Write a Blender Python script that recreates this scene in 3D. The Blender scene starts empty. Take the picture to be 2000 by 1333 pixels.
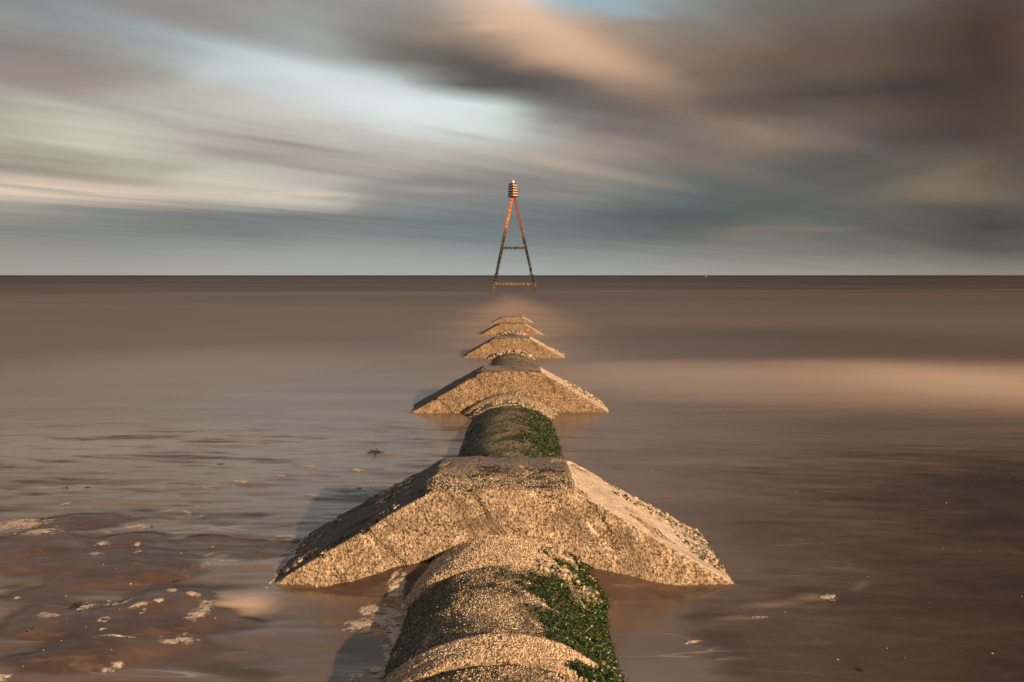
import bpy, bmesh, math, random
import numpy as np
from mathutils import Vector
random.seed(7); rng = np.random.default_rng(7)
S = bpy.context.scene
COL = S.collection
F = 1556.0            # focal length in photo pixels (2000 wide)
EYE = 1.76

# ------------------------------------------------------------ camera
cam = bpy.data.cameras.new('camera'); co = bpy.data.objects.new('camera', cam); COL.objects.link(co)
co.location = (0, 0, EYE); co.rotation_euler = (math.radians(90), 0, 0)
cam.sensor_width = 36; cam.lens = 36 * F / 2000; cam.shift_y = -(666.5 - 538) / 2000
cam.clip_start = .05; cam.clip_end = 60000
S.camera = co
S.view_settings.view_transform = 'Standard'; S.view_settings.look = 'None'
S.view_settings.exposure = .45; S.view_settings.gamma = 1
S.render.resolution_x = 1024; S.render.resolution_y = 682

def lin(c):
    return tuple(((v/255)/12.92 if v/255 <= .04045 else ((v/255+.055)/1.055)**2.4) for v in c)

# ------------------------------------------------------------ node helper
class NT:
    def __init__(s, nt): s.nt = nt; s.n = nt.nodes; s.l = nt.links
    def new(s, t, **kw):
        n = s.n.new(t)
        for k, v in kw.items(): setattr(n, k, v)
        return n
    def set(s, sock, v):
        if isinstance(v, bpy.types.NodeSocket): s.l.new(v, sock)
        elif isinstance(v, (tuple, list)) and sock.type == 'RGBA' and len(v) == 3: sock.default_value = (*v, 1)
        else: sock.default_value = v
    def m(s, op, a, b=None, c=None, clamp=False):
        n = s.new('ShaderNodeMath', operation=op, use_clamp=clamp)
        s.set(n.inputs[0], a)
        if b is not None: s.set(n.inputs[1], b)
        if c is not None: s.set(n.inputs[2], c)
        return n.outputs[0]
    def mix(s, f, a, b, mode='MIX'):
        n = s.new('ShaderNodeMix', data_type='RGBA', blend_type=mode)
        s.set(n.inputs[0], f); s.set(n.inputs[6], a); s.set(n.inputs[7], b)
        return n.outputs[2]
    def mr(s, v, a, b, c=0., d=1., smooth=True):
        n = s.new('ShaderNodeMapRange', interpolation_type='SMOOTHSTEP' if smooth else 'LINEAR')
        for i, x in enumerate((v, a, b, c, d)): s.set(n.inputs[i], x)
        return n.outputs[0]
    def noise(s, vec, scale, detail=3, rough=.5, dist=0., dim='3D'):
        n = s.new('ShaderNodeTexNoise', noise_dimensions=dim)
        if vec is not None: s.set(n.inputs['Vector'], vec)
        n.inputs['Scale'].default_value = scale; n.inputs['Detail'].default_value = detail
        n.inputs['Roughness'].default_value = rough; n.inputs['Distortion'].default_value = dist
        return n.outputs['Fac']
    def mapping(s, vec, loc=(0,0,0), rot=(0,0,0), sc=(1,1,1), typ='POINT'):
        n = s.new('ShaderNodeMapping', vector_type=typ); s.set(n.inputs[0], vec)
        n.inputs['Location'].default_value = loc; n.inputs['Rotation'].default_value = rot; n.inputs['Scale'].default_value = sc
        return n.outputs[0]
    def comb(s, x, y, z=0.):
        n = s.new('ShaderNodeCombineXYZ')
        for i, v in enumerate((x, y, z)): s.set(n.inputs[i], v)
        return n.outputs[0]
    def sep(s, v):
        n = s.new('ShaderNodeSeparateXYZ'); s.l.new(v, n.inputs[0]); return n.outputs
    def blob(s, vec, x, y, rx, ry, ang=0., inner=0.):
        """soft ellipse, 1 in the middle, 0 at its rim"""
        v = s.mapping(vec, (x, y, 0), (0, 0, ang), (rx, ry, 1), 'TEXTURE')
        n = s.new('ShaderNodeVectorMath', operation='LENGTH'); s.l.new(v, n.inputs[0])
        return s.mr(n.outputs['Value'], 1., inner)

# ------------------------------------------------------------ world: sky
SUN_EL = math.radians(17.5)
sdir = Vector((.63*math.cos(SUN_EL), -.777*math.cos(SUN_EL), math.sin(SUN_EL))).normalized()
w = bpy.data.worlds.new('World'); S.world = w; w.use_nodes = True
N = NT(w.node_tree); N.n.clear()
out = N.new('ShaderNodeOutputWorld')
sky = N.new('ShaderNodeTexSky', sky_type='NISHITA'); sky.sun_disc = False
sky.sun_elevation = SUN_EL; sky.sun_rotation = math.atan2(sdir.x, sdir.y)
bg1 = N.new('ShaderNodeBackground'); N.l.new(sky.outputs[0], bg1.inputs[0]); bg1.inputs[1].default_value = .08
tc = N.new('ShaderNodeTexCoord')
d = tc.outputs['Generated']
dx, dy, dz = N.sep(d)
az = N.m('ARCTAN2', dx, dy)
hz = N.m('SQRT', N.m('ADD', N.m('MULTIPLY', dx, dx), N.m('MULTIPLY', dy, dy)))
el = N.m('ARCTAN2', dz, hz)
# wind-drawn streaks lie on a cloud plane and run towards azimuth 47 degrees
zz = N.m('MAXIMUM', N.m('ADD', dz, .035), .02)
plane = N.comb(N.m('DIVIDE', dx, zz), N.m('DIVIDE', dy, zz))
WD = math.radians(90 - 44)
rotp = N.mapping(plane, rot=(0, 0, -WD))                     # x along the wind
st1 = N.noise(N.mapping(rotp, sc=(.09, .85, 1)), 1., 4, .55, .6, '2D')
st2 = N.noise(N.mapping(rotp, loc=(7, 3, 0), sc=(.05, 2.2, 1)), 1., 3, .5, .3, '2D')
ae = N.comb(az, el)
soft = N.noise(N.mapping(ae, rot=(0,0,.16), sc=(5, 16, 1)), 1., 3, .5, .8, '2D')
big = N.noise(N.mapping(ae, loc=(3, 8, 0), rot=(0,0,.2), sc=(2.5, 9, 1)), 1., 2, .5, .5, '2D')
fadeh = N.mr(el, .0, .09, .12, 1.)
els = N.m('ADD', el, N.m('MULTIPLY', N.m('SUBTRACT', st1, .5), N.m('MULTIPLY', fadeh, .030)))
els = N.m('ADD', els, N.m('MULTIPLY', N.m('SUBTRACT', big, .5), N.m('MULTIPLY', fadeh, .016)))
azs = N.m('ADD', az, N.m('MULTIPLY', N.m('SUBTRACT', soft, .5), .10))
azn = N.mr(azs, -math.pi, math.pi, 0., 1., False)
# streaks slope down to the right over the left half: tilt each row a little round its own height
ROWS = [
 (532, [(0,(160,155,145)),(500,(168,168,160)),(1000,(163,169,165)),(1400,(158,153,143)),(1700,(150,143,131)),(2000,(135,127,115))]),
 (497, [(0,(148,146,136)),(300,(150,152,148)),(600,(155,158,153)),(1000,(142,150,148)),(1300,(133,136,132)),(1600,(122,119,112)),(1850,(108,104,96)),(2000,(92,88,82))]),
 (462, [(0,(130,132,122)),(200,(125,130,126)),(450,(120,126,126)),(700,(126,132,132)),(950,(113,126,129)),(1150,(110,118,118)),(1300,(100,108,107)),(1450,(122,112,104)),(1600,(103,104,98)),(1800,(90,88,82)),(2000,(78,74,70))]),
 (424, [(0,(165,158,145)),(150,(145,142,134)),(300,(124,126,122)),(500,(117,122,121)),(700,(116,122,121)),(900,(106,118,121)),(1000,(110,118,119)),(1150,(101,110,110)),(1300,(84,94,95)),(1500,(91,96,91)),(1700,(95,93,87)),(2000,(98,88,78))]),
 (394, [(0,(222,200,178)),(200,(218,196,176)),(400,(206,190,176)),(600,(200,190,176)),(700,(150,148,143)),(850,(134,135,133)),(1000,(126,129,127)),(1150,(120,122,119)),(1300,(98,104,103)),(1500,(93,97,92)),(1700,(104,98,86)),(1850,(122,107,89)),(2000,(100,88,74))]),
 (352, [(0,(158,149,134)),(200,(172,165,149)),(400,(200,196,178)),(600,(190,183,170)),(800,(148,139,133)),(1000,(140,134,128)),(1200,(138,132,122)),(1300,(112,111,105)),(1450,(97,97,91)),(1600,(94,91,85)),(1850,(108,97,81)),(2000,(95,84,72))]),
 (310, [(0,(187,180,160)),(200,(198,194,176)),(400,(174,163,151)),(600,(170,160,151)),(800,(188,179,168)),(1000,(182,174,163)),(1150,(164,149,135)),(1300,(125,112,103)),(1450,(126,110,98)),(1600,(104,93,87)),(1750,(86,77,74)),(2000,(88,74,62))]),
 (260, [(0,(173,165,150)),(200,(192,189,173)),(400,(192,185,171)),(600,(198,192,182)),(800,(208,212,205)),(1000,(198,203,196)),(1130,(142,133,127)),(1300,(120,108,100)),(1450,(140,120,103)),(1600,(122,104,90)),(1800,(98,80,65)),(2000,(85,68,54))]),
 (210, [(0,(155,143,134)),(200,(160,147,137)),(400,(188,183,171)),(600,(211,214,209)),(750,(218,227,224)),(900,(212,224,221)),(1000,(188,200,194)),(1080,(140,143,137)),(1200,(124,111,101)),(1350,(128,108,92)),(1500,(88,77,69)),(1700,(74,64,56)),(1850,(70,60,50)),(2000,(92,72,56))]),
 (162, [(0,(143,133,127)),(200,(152,145,138)),(300,(167,168,163)),(500,(196,204,203)),(650,(203,214,213)),(800,(168,176,174)),(900,(110,110,106)),(1000,(94,86,83)),(1100,(124,107,94)),(1200,(150,126,106)),(1300,(130,110,94)),(1500,(102,86,73)),(1700,(93,75,61)),(1900,(72,58,46)),(2000,(88,68,52))]),
 (118, [(0,(147,148,146)),(200,(152,157,157)),(400,(166,178,180)),(550,(180,193,194)),(700,(148,149,142)),(800,(110,103,94)),(900,(116,101,88)),(1000,(138,117,101)),(1100,(188,153,126)),(1200,(172,142,118)),(1300,(142,121,103)),(1500,(113,94,79)),(1700,(101,83,69)),(1900,(80,62,48)),(2000,(84,66,52))]),
 (62, [(0,(132,131,129)),(200,(141,141,141)),(400,(148,147,144)),(600,(154,156,151)),(700,(144,139,130)),(800,(140,129,117)),(900,(170,148,127)),(1000,(222,186,155)),(1100,(205,169,141)),(1200,(165,144,126)),(1300,(140,131,121)),(1500,(118,108,95)),(1700,(107,97,84)),(2000,(84,70,58))]),
 (2, [(0,(121,121,121)),(250,(137,128,124)),(500,(150,145,139)),(700,(152,150,143)),(850,(166,156,147)),(950,(206,186,170)),(1030,(218,203,188)),(1130,(160,182,190)),(1250,(152,170,176)),(1400,(127,133,131)),(1600,(108,108,103)),(1800,(95,90,84)),(2000,(85,75,66))]),
 (-300, [(0,(110,112,116)),(700,(150,150,148)),(1100,(150,165,180)),(1500,(130,130,128)),(2000,(95,92,92))]),
]
rowcol = []
for ry, stops in ROWS:
    r = N.new('ShaderNodeValToRGB'); r.color_ramp.interpolation = 'CARDINAL'
    N.l.new(azn, r.inputs[0])
    pts = []
    for px, c in stops:
        a = math.atan2((px-1000)/F, 1)
        pts.append(((a+math.pi)/(2*math.pi), lin(c)))
    back = lin((165,150,132))
    pts = [(0., back), (.25, lin((150,145,138)))] + pts + [(.75, lin((150,132,115))), (1., back)]
    e = r.color_ramp.elements
    while len(e) < len(pts): e.new(.5)
    for i, (p, c) in enumerate(pts): e[i].position = p
    for i, (p, c) in enumerate(pts): e[i].color = (*c, 1)
    rowcol.append((math.atan2(538-ry, F), r.outputs[0]))
cur = rowcol[0][1]
for (e0, c0), (e1, c1) in zip(rowcol, rowcol[1:]):
    cur = N.mix(N.mr(els, e0, e1, 0., 1., False), cur, c1)
# fine streak modulation
st3 = N.noise(N.mapping(rotp, loc=(21, 13, 0), sc=(.16, 3.6, 1)), 1., 4, .6, .8, '2D')
k = N.m('ADD', .78, N.m('ADD', N.m('MULTIPLY', st2, .26), N.m('MULTIPLY', st3, .18)))
k = N.m('ADD', k, N.m('MULTIPLY', N.m('SUBTRACT', soft, .5), .14))
k = N.m('ADD', N.m('MULTIPLY', N.m('SUBTRACT', k, 1.), fadeh), 1.)
mul = N.new('ShaderNodeVectorMath', operation='SCALE'); N.l.new(cur, mul.inputs[0]); N.l.new(k, mul.inputs['Scale'])
cur = mul.outputs[0]
hs = N.new('ShaderNodeHueSaturation'); N.l.new(cur, hs.inputs['Color']); N.set(hs.inputs['Saturation'], N.mr(el, .02, .12, .80, 1.)); cur = hs.outputs[0]
def skyblob(px, py, rx, ry, ang, c, a):
    global cur
    x = math.atan2(px-1000, F); y = math.atan2(538-py, math.hypot(F, px-1000))
    v = N.comb(N.m('ADD', az, N.m('MULTIPLY', N.m('SUBTRACT', soft, .5), .05)), N.m('ADD', el, N.m('MULTIPLY', N.m('SUBTRACT', st2, .5), .008)))
    f = N.blob(v, x, y, rx/F, ry/F, math.radians(-ang))
    cur = N.mix(N.m('MULTIPLY', f, a), cur, lin(c))
skyblob(450, 60, 380, 34, 8, (142,131,125), .5)
skyblob(780, 215, 380, 58, 9, (224,233,231), .75)
skyblob(520, 165, 260, 40, 10, (196,206,206), .5)
skyblob(800, 110, 200, 50, 14, (118,110,101), .5)
skyblob(1000, 155, 290, 46, 15, (86,79,77), .85)
skyblob(1160, 198, 200, 30, 17, (104,94,88), .6)
skyblob(1115, 92, 310, 66, 21, (218,178,146), .85)
skyblob(1050, 42, 140, 40, 25, (224,190,160), .5)
skyblob(1320, 208, 240, 36, 23, (140,119,102), .65)
skyblob(1190, 8, 130, 20, 14, (150,178,190), .7)
skyblob(1230, 255, 230, 24, 11, (118,107,102), .6)
skyblob(1530, 215, 300, 44, 6, (80,69,62), .6)
skyblob(1860, 190, 240, 110, -20, (70,56,44), .6)
skyblob(1980, 240, 120, 90, -40, (92,70,54), .5)
skyblob(1500, 275, 260, 30, 6, (140,120,103), .55)
skyblob(1475, 265, 80, 26, 20, (150,129,112), .4)
skyblob(1780, 330, 240, 26, -14, (90,79,74), .45)
skyblob(1330, 432, 200, 26, 4, (82,90,90), .6)
skyblob(1550, 447, 190, 9, 1, (132,118,108), .55)
skyblob(1850, 378, 150, 30, 5, (128,110,92), .7)
skyblob(1400, 325, 200, 34, 14, (132,116,103), .4)
skyblob(1640, 130, 260, 40, 4, (114,94,77), .3)
skyblob(1900, 460, 160, 9, 0, (92,82,74), .4)
skyblob(1600, 385, 260, 22, -5, (92,94,90), .5)
skyblob(600, 380, 110, 10, -2, (224,204,181), .7)
skyblob(840, 371, 130, 13, 2, (178,166,153), .5)
skyblob(570, 283, 190, 10, 6, (140,130,122), .55)
skyblob(620, 330, 330, 13, 8, (140,130,126), .45)
skyblob(120, 343, 260, 11, 4, (146,137,122), .5)
skyblob(80, 370, 170, 7, 4, (142,134,120), .45)
skyblob(150, 190, 330, 22, 11, (142,130,121), .4)
skyblob(100, 292, 200, 12, 7, (160,152,134), .4)
skyblob(1090, 318, 220, 20, 11, (184,171,154), .6)
skyblob(1230, 350, 170, 20, 11, (158,146,131), .4)
skyblob(930, 268, 150, 12, 9, (170,168,160), .4)
skyblob(1010, 345, 190, 13, 8, (128,125,121), .5)
skyblob(1080, 385, 150, 12, 4, (146,140,132), .45)
bg2 = N.new('ShaderNodeBackground'); N.l.new(cur, bg2.inputs[0]); bg2.inputs[1].default_value = .732
mx = N.new('ShaderNodeMixShader')
fac = N.mr(el, .35, .9, .97, .55)
N.l.new(fac, mx.inputs[0]); N.l.new(bg1.outputs[0], mx.inputs[1]); N.l.new(bg2.outputs[0], mx.inputs[2])
N.l.new(mx.outputs[0], out.inputs[0])

# ------------------------------------------------------------ sun
sl = bpy.data.lights.new('sun', 'SUN'); so = bpy.data.objects.new('sun', sl); COL.objects.link(so)
sl.energy = 5.; sl.angle = math.radians(.6); sl.color = (1., .685, .405)
so.location = sdir*30; so.rotation_euler = sdir.to_track_quat('Z', 'Y').to_euler()

# ------------------------------------------------------------ numpy helpers
def perlin(x, y, seed=0):
    r = np.random.default_rng(seed); perm = r.permutation(256); g = r.uniform(0, 2*np.pi, 256)
    gx, gy = np.cos(g), np.sin(g)
    xi = np.floor(x).astype(np.int64); yi = np.floor(y).astype(np.int64)
    xf = x-xi; yf = y-yi
    u = xf*xf*xf*(xf*(xf*6-15)+10); v = yf*yf*yf*(yf*(yf*6-15)+10)
    def gr(ix, iy, fx, fy):
        h = perm[(perm[ix & 255] + iy) & 255]; return gx[h]*fx+gy[h]*fy
    a = gr(xi, yi, xf, yf); b = gr(xi+1, yi, xf-1, yf); c = gr(xi, yi+1, xf, yf-1); e = gr(xi+1, yi+1, xf-1, yf-1)
    return (a+(b-a)*u)+((c+(e-c)*u)-(a+(b-a)*u))*v
def fbm(x, y, oct=4, seed=0, gain=.5):
    s = 0; a = 1.
    for i in range(oct):
        s = s + a*perlin(x*2**i+17.3*i, y*2**i-9.1*i, seed+i); a *= gain
    return s
def sstep(x, a, b):
    t = np.clip((x-a)/(b-a), 0, 1); return t*t*(3-2*t)
def mesh_np(name, V, Fc, mat, parent=None, smooth=True):
    me = bpy.data.meshes.new(name)
    me.from_pydata(np.asarray(V).tolist(), [], Fc if isinstance(Fc, list) else np.asarray(Fc).tolist()); me.update()
    for m in (mat if isinstance(mat, (list, tuple)) else [mat]): me.materials.append(m)
    if smooth: me.polygons.foreach_set('use_smooth', [True]*len(me.polygons))
    o = bpy.data.objects.new(name, me); COL.objects.link(o)
    if parent: o.parent = parent
    return o
def grid_mesh(name, xs, ys, hf, mat):
    X, Y = np.meshgrid(xs, ys); Z = hf(X, Y)
    V = np.stack([X.ravel(), Y.ravel(), Z.ravel()], 1)
    nx, ny = len(xs), len(ys)
    i = (np.arange(ny-1)[:, None]*nx + np.arange(nx-1)[None, :]).ravel()
    return mesh_np(name, V, np.stack([i, i+1, i+nx+1, i+nx], 1), mat)
def tag(o, label=None, cat=None, group=None, kind=None):
    for k_, v in (('label', label), ('category', cat), ('group', group), ('kind', kind)):
        if v: o[k_] = v
    return o
def empty(name, loc=(0, 0, 0)):
    o = bpy.data.objects.new(name, None); o.empty_display_size = .2; o.location = loc; COL.objects.link(o); return o

# ------------------------------------------------------------ surface heights
def w0(y):
    """mean level of sea, then of the film of backwash running off the beach"""
    t = (9.2-y)*.0305
    return np.where(t > .05, t, np.where(t < -.05, 0., (t+.05)**2/.2))
def pixw(px, py):
    Y = EYE*F/max(py-538, .1)
    for _ in range(12):
        Y = (EYE-float(w0(np.array(Y))))*F/(py-538)
    return ((px-1000)/F*Y, Y, float(w0(np.array(Y))))
def water_h(x, y):
    z = w0(y)
    near = 1-sstep(y, 8, 12)
    left = .18+.82*(1-sstep(x, -.8, 1.5))
    z = z + near*left*(.011*fbm(x*.55+.3*y, y*2.1, 4, 5, .6)+.007*fbm(x*1.3+y*.9, y*5.0, 4, 9, .6))
    z = z + near*.0012*fbm(x*4, y*9, 2, 21)
    # the film thins under the right hand beach
    return z
# bars: px, py, rx(px), ry(px), tilt, height
BARS = [(40,1075,130,45,.05,.022),(150,1020,100,22,-.05,.016),(215,1105,190,42,-.12,.020),(262,1052,75,20,-.03,.015),
        (90,1160,130,30,0,.010),(255,1215,210,62,-.10,.030),(330,1170,85,32,-.25,.022),(60,1210,80,35,0,.012),(500,1075,110,22,.0,.007),
        (150,1285,170,30,.05,.020),(420,1050,90,14,-.1,.006),(480,1318,150,22,-.3,.006),(330,1125,60,12,-.2,.014)]
def bars_h(x, y):
    z = 0
    for px, py, rx, ry, tl, h in BARS:
        X, Y, _ = pixw(px, py)
        sx = rx/F*Y; sy = ry*Y*Y/(F*1.6)
        c, s_ = math.cos(tl), math.sin(tl)
        u = ((x-X)*c+(y-Y)*s_)/sx; v = (-(x-X)*s_+(y-Y)*c)/sy
        r = np.sqrt(u*u+v*v)+.35*fbm(x*2.2+px, y*4.5, 3, 61)
        z = z + h*1.5*np.clip(1-sstep(r, .25, 1.25), 0, 1)
    return z
SHORE = [pixw(*p)[:2] for p in ((1380,1333),(1400,1290),(1390,1235),(1440,1205),(1560,1172),(1640,1162),(1725,1105),(1690,1030),(1620,985),(1560,940),(1700,900),(2000,880))]
SHORE = np.array([(SHORE[0][0]-.1, 0.5)] + [tuple(p) for p in SHORE] + [(9, 8.2), (40, 8.4)])
def right_sd(x, y):
    """signed distance to the right hand beach outline, positive on the beach"""
    best = np.full(x.shape, 1e9); sgn = np.zeros(x.shape)
    for (ax, ay), (bx, by) in zip(SHORE, SHORE[1:]):
        ex, ey = bx-ax, by-ay; L = ex*ex+ey*ey
        t = np.clip(((x-ax)*ex+(y-ay)*ey)/L, 0, 1)
        dx_, dy_ = x-(ax+t*ex), y-(ay+t*ey); dd = np.hypot(dx_, dy_)
        cr = ex*(y-ay)-ey*(x-ax)
        m = dd < best; best = np.where(m, dd, best); sgn = np.where(m, -np.sign(cr), sgn)
    return best*sgn
def sand_h(x, y):
    z = w0(y) - .014
    near = 1-sstep(y, 8.5, 12.5)
    z = z + near*bars_h(x, y)
    lf = np.where(x < 1, 1., .45)
    z = z + near*lf*(.0085*fbm(x*.8+.5*y, y*2.6, 5, 31, .55)+.003*fbm(x*4+y, y*8, 3, 41))
    ph = y*24+x*7+3.2*fbm(x*.9, y*1.6, 3, 57)
    z = z + near*lf*.0022*np.sin(ph)*sstep(fbm(x*.7+4, y*1.3, 2, 58), -.25, .35)
    R = np.where((x > .4) & (y < 14), right_sd(x, y), -1.)
    z = z + .012*sstep(R, -1.5, 1.6)+.010*sstep(R, .3, 3.)
    z = z + .08*sstep(-y, -2.2, 1.5) + .03*np.clip(-y, 0, 400)**.9
    z = z - .4*sstep(y, 9, 14) - 2.*sstep(y, 14, 90)
    pr = np.abs(x+.04)
    bank = sstep(.98-pr, 0, .62)*sstep(y, 3.86, 4.14)*(1-sstep(y, 4.5, 5))
    z = z + .125*bank*np.where(x > 0, .75, 1.)
    z = z - .02*(1-sstep(pr, .5, 1.0))*(1-sstep(y, 3.8, 4.05))
    return z

# ------------------------------------------------------------ materials
def mat(name):
    m = bpy.data.materials.new(name); m.use_nodes = True; n = NT(m.node_tree)
    b = m.node_tree.nodes['Principled BSDF']; return m, n, b
def bump(n, b, h, strength, dist):
    bp = n.new('ShaderNodeBump'); n.set(bp.inputs['Height'], h); bp.inputs['Strength'].default_value = strength
    bp.inputs['Distance'].default_value = dist; n.l.new(bp.outputs[0], b.inputs['Normal'])
def objco(n): return n.new('ShaderNodeTexCoord').outputs['Object']

M = {}
# water: silty, blurred by long swell; foam, silt, reflections and a shadow are painted patches
m, n, b = mat('silty sea water'); M['water'] = m
P = objco(n)
px_, py_, pz_ = n.sep(P)
near_tex = n.noise(n.mapping(P, sc=(.35, 1.6, 1)), 1., 3, .5, .4)
farb = n.noise(n.mapping(P, sc=(.02, .09, 1)), 1., 3, .5, .5)
far2 = n.noise(n.mapping(P, loc=(40,10,0), sc=(.006, .03, 1)), 1., 2, .5, .3)
deep = n.mix(n.mr(py_, 16, 120), (.172,.134,.108), (.066,.053,.045))
deep = n.mix(n.mr(py_, 150, 900), deep, (.028,.020,.017))
near = n.mix(n.mr(near_tex, .35, .65), (.160,.113,.084), (.245,.180,.137))
c = n.mix(n.mr(py_, 9, 20), near, deep)
c = n.mix(n.m('MULTIPLY', n.mr(farb, .42, .66), .35), c, (.23,.165,.12))
c = n.mix(n.m('MULTIPLY', n.mr(far2, .40, .65), .25), c, (.055,.04,.033))
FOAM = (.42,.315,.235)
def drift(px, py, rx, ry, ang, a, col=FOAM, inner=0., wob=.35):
    """a drift of silt, blurred froth, or painted reflection and shadow; photo pixels are only used to find its place on the water"""
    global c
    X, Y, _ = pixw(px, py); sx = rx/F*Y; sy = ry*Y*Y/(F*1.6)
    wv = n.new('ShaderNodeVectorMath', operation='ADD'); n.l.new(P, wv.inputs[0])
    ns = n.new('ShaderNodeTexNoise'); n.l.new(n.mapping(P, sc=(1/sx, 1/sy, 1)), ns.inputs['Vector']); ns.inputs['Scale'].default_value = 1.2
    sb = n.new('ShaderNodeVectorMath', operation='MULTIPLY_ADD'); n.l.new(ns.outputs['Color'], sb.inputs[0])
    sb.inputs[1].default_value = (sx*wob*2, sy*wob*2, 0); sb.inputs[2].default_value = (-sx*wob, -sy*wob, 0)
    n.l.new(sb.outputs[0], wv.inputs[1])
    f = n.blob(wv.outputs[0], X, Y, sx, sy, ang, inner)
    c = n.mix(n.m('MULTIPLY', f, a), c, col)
drift(1950, 742, 950, 66, 0, .95, (.88,.67,.51))  # bright bands here and below: milky water plus painted sky reflection
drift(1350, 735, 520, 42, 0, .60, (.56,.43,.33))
drift(400, 710, 560, 60, 0, .55, (.34,.245,.19))
drift(1850, 1180, 420, 200, 0, .5, (.062,.041,.028))
drift(1500, 1040, 330, 110, .1, .75, (.085,.060,.045))
drift(1250, 1000, 160, 60, .1, .4, (.11,.08,.06))
drift(1500, 655, 700, 34, 0, .55, (.07,.05,.04))
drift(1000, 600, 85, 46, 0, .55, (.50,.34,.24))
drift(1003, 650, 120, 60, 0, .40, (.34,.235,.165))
drift(150, 870, 520, 60, 0, .7, (.33,.265,.215))
drift(500, 900, 320, 50, 0, .4, (.30,.24,.195))
drift(1350, 855, 380, 50, 0, .35, (.22,.17,.14))
drift(470, 1180, 105, 46, .12, .85, (.85,.62,.44), .1)
drift(400, 1185, 50, 42, 0, .55, (.62,.47,.34), .1)
drift(1320, 1150, 140, 22, 0, .4, (.26,.17,.11))
drift(1300, 1185, 150, 45, .1, .5, (.05,.034,.025))
drift(740, 1190, 150, 60, 0, .65, (.06,.035,.023))  # block's reflection in the pool, painted into the water colour
drift(1590, 1168, 60, 14, .1, .8, (.62,.44,.31))
drift(1510, 1180, 90, 10, .2, .7, (.50,.36,.26))
drift(1445, 1207, 70, 8, .05, .8, (.58,.41,.29))
drift(1680, 1145, 60, 7, .9, .6, (.40,.31,.25))
drift(1380, 1225, 70, 9, .1, .5, (.40,.28,.2))
drift(640, 1040, 130, 130, 0, .35, (.09,.07,.06))  # nearest block's cast shadow, painted into the water colour
rd = n.noise(n.mapping(P, rot=(0,0,.25), sc=(.5, 1.5, 1)), 1.6, 4, .55, .9)
rl = n.m('ABSOLUTE', n.m('SUBTRACT', rd, .5))
rl = n.m('MULTIPLY', n.mr(rl, .012, .0), n.m('MULTIPLY', n.mr(n.noise(P, 1.3, 2), .45, .6), n.mr(py_, 8.5, 5.5)))
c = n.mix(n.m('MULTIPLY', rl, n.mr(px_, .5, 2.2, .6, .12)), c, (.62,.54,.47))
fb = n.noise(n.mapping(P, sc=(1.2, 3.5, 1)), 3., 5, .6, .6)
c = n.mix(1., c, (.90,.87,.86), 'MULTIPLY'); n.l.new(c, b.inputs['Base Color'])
n.set(b.inputs['Roughness'], n.mr(py_, 5, 30, .20, .62))
n.set(b.inputs['Specular IOR Level'], n.mr(py_, 20, 220, .5, .16))
bump(n, b, fb, .25, .01)
dpt = n.new('ShaderNodeAttribute', attribute_name='film_depth').outputs['Fac']
dpt = n.m('ADD', dpt, n.m('MULTIPLY', n.m('SUBTRACT', n.noise(n.mapping(P, sc=(1, 2.5, 1)), 6, 4, .6), .5), .006))
n.set(b.inputs['Alpha'], n.mr(dpt, -.001, .014))

m, n, b = mat('wet beach sand'); M['sand'] = m
P = objco(n)
a1 = n.noise(P, 2.2, 4, .6, .3); a2 = n.noise(P, 160, 2, .6); a3 = n.noise(n.mapping(P, sc=(1, 2.4, 1)), 6, 4, .6, .5)
c = n.mix(n.mr(a1, .35, .65), (.070,.042,.029), (.125,.077,.052))
c = n.mix(n.mr(a3, .5, .72), c, (.165,.105,.070))
c = n.mix(n.m('MULTIPLY', n.mr(a2, .6, .8), .5), c, (.2,.14,.1))
sx_, sy_, sz_ = n.sep(P)
c = n.mix(n.m('MULTIPLY', n.mr(n.m('ADD', sx_, n.m('MULTIPLY', a1, .8)), 1.0, 3.2), .95), c, n.mix(n.mr(a1, .35, .65), (.024,.014,.008), (.050,.030,.019)))
n.l.new(c, b.inputs['Base Color'])
n.set(b.inputs['Roughness'], n.mr(a3, .3, .7, .24, .52)); b.inputs['Specular IOR Level'].default_value = .4
bump(n, b, n.m('ADD', n.m('MULTIPLY', a2, .5), a3), .35, .006)

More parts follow.
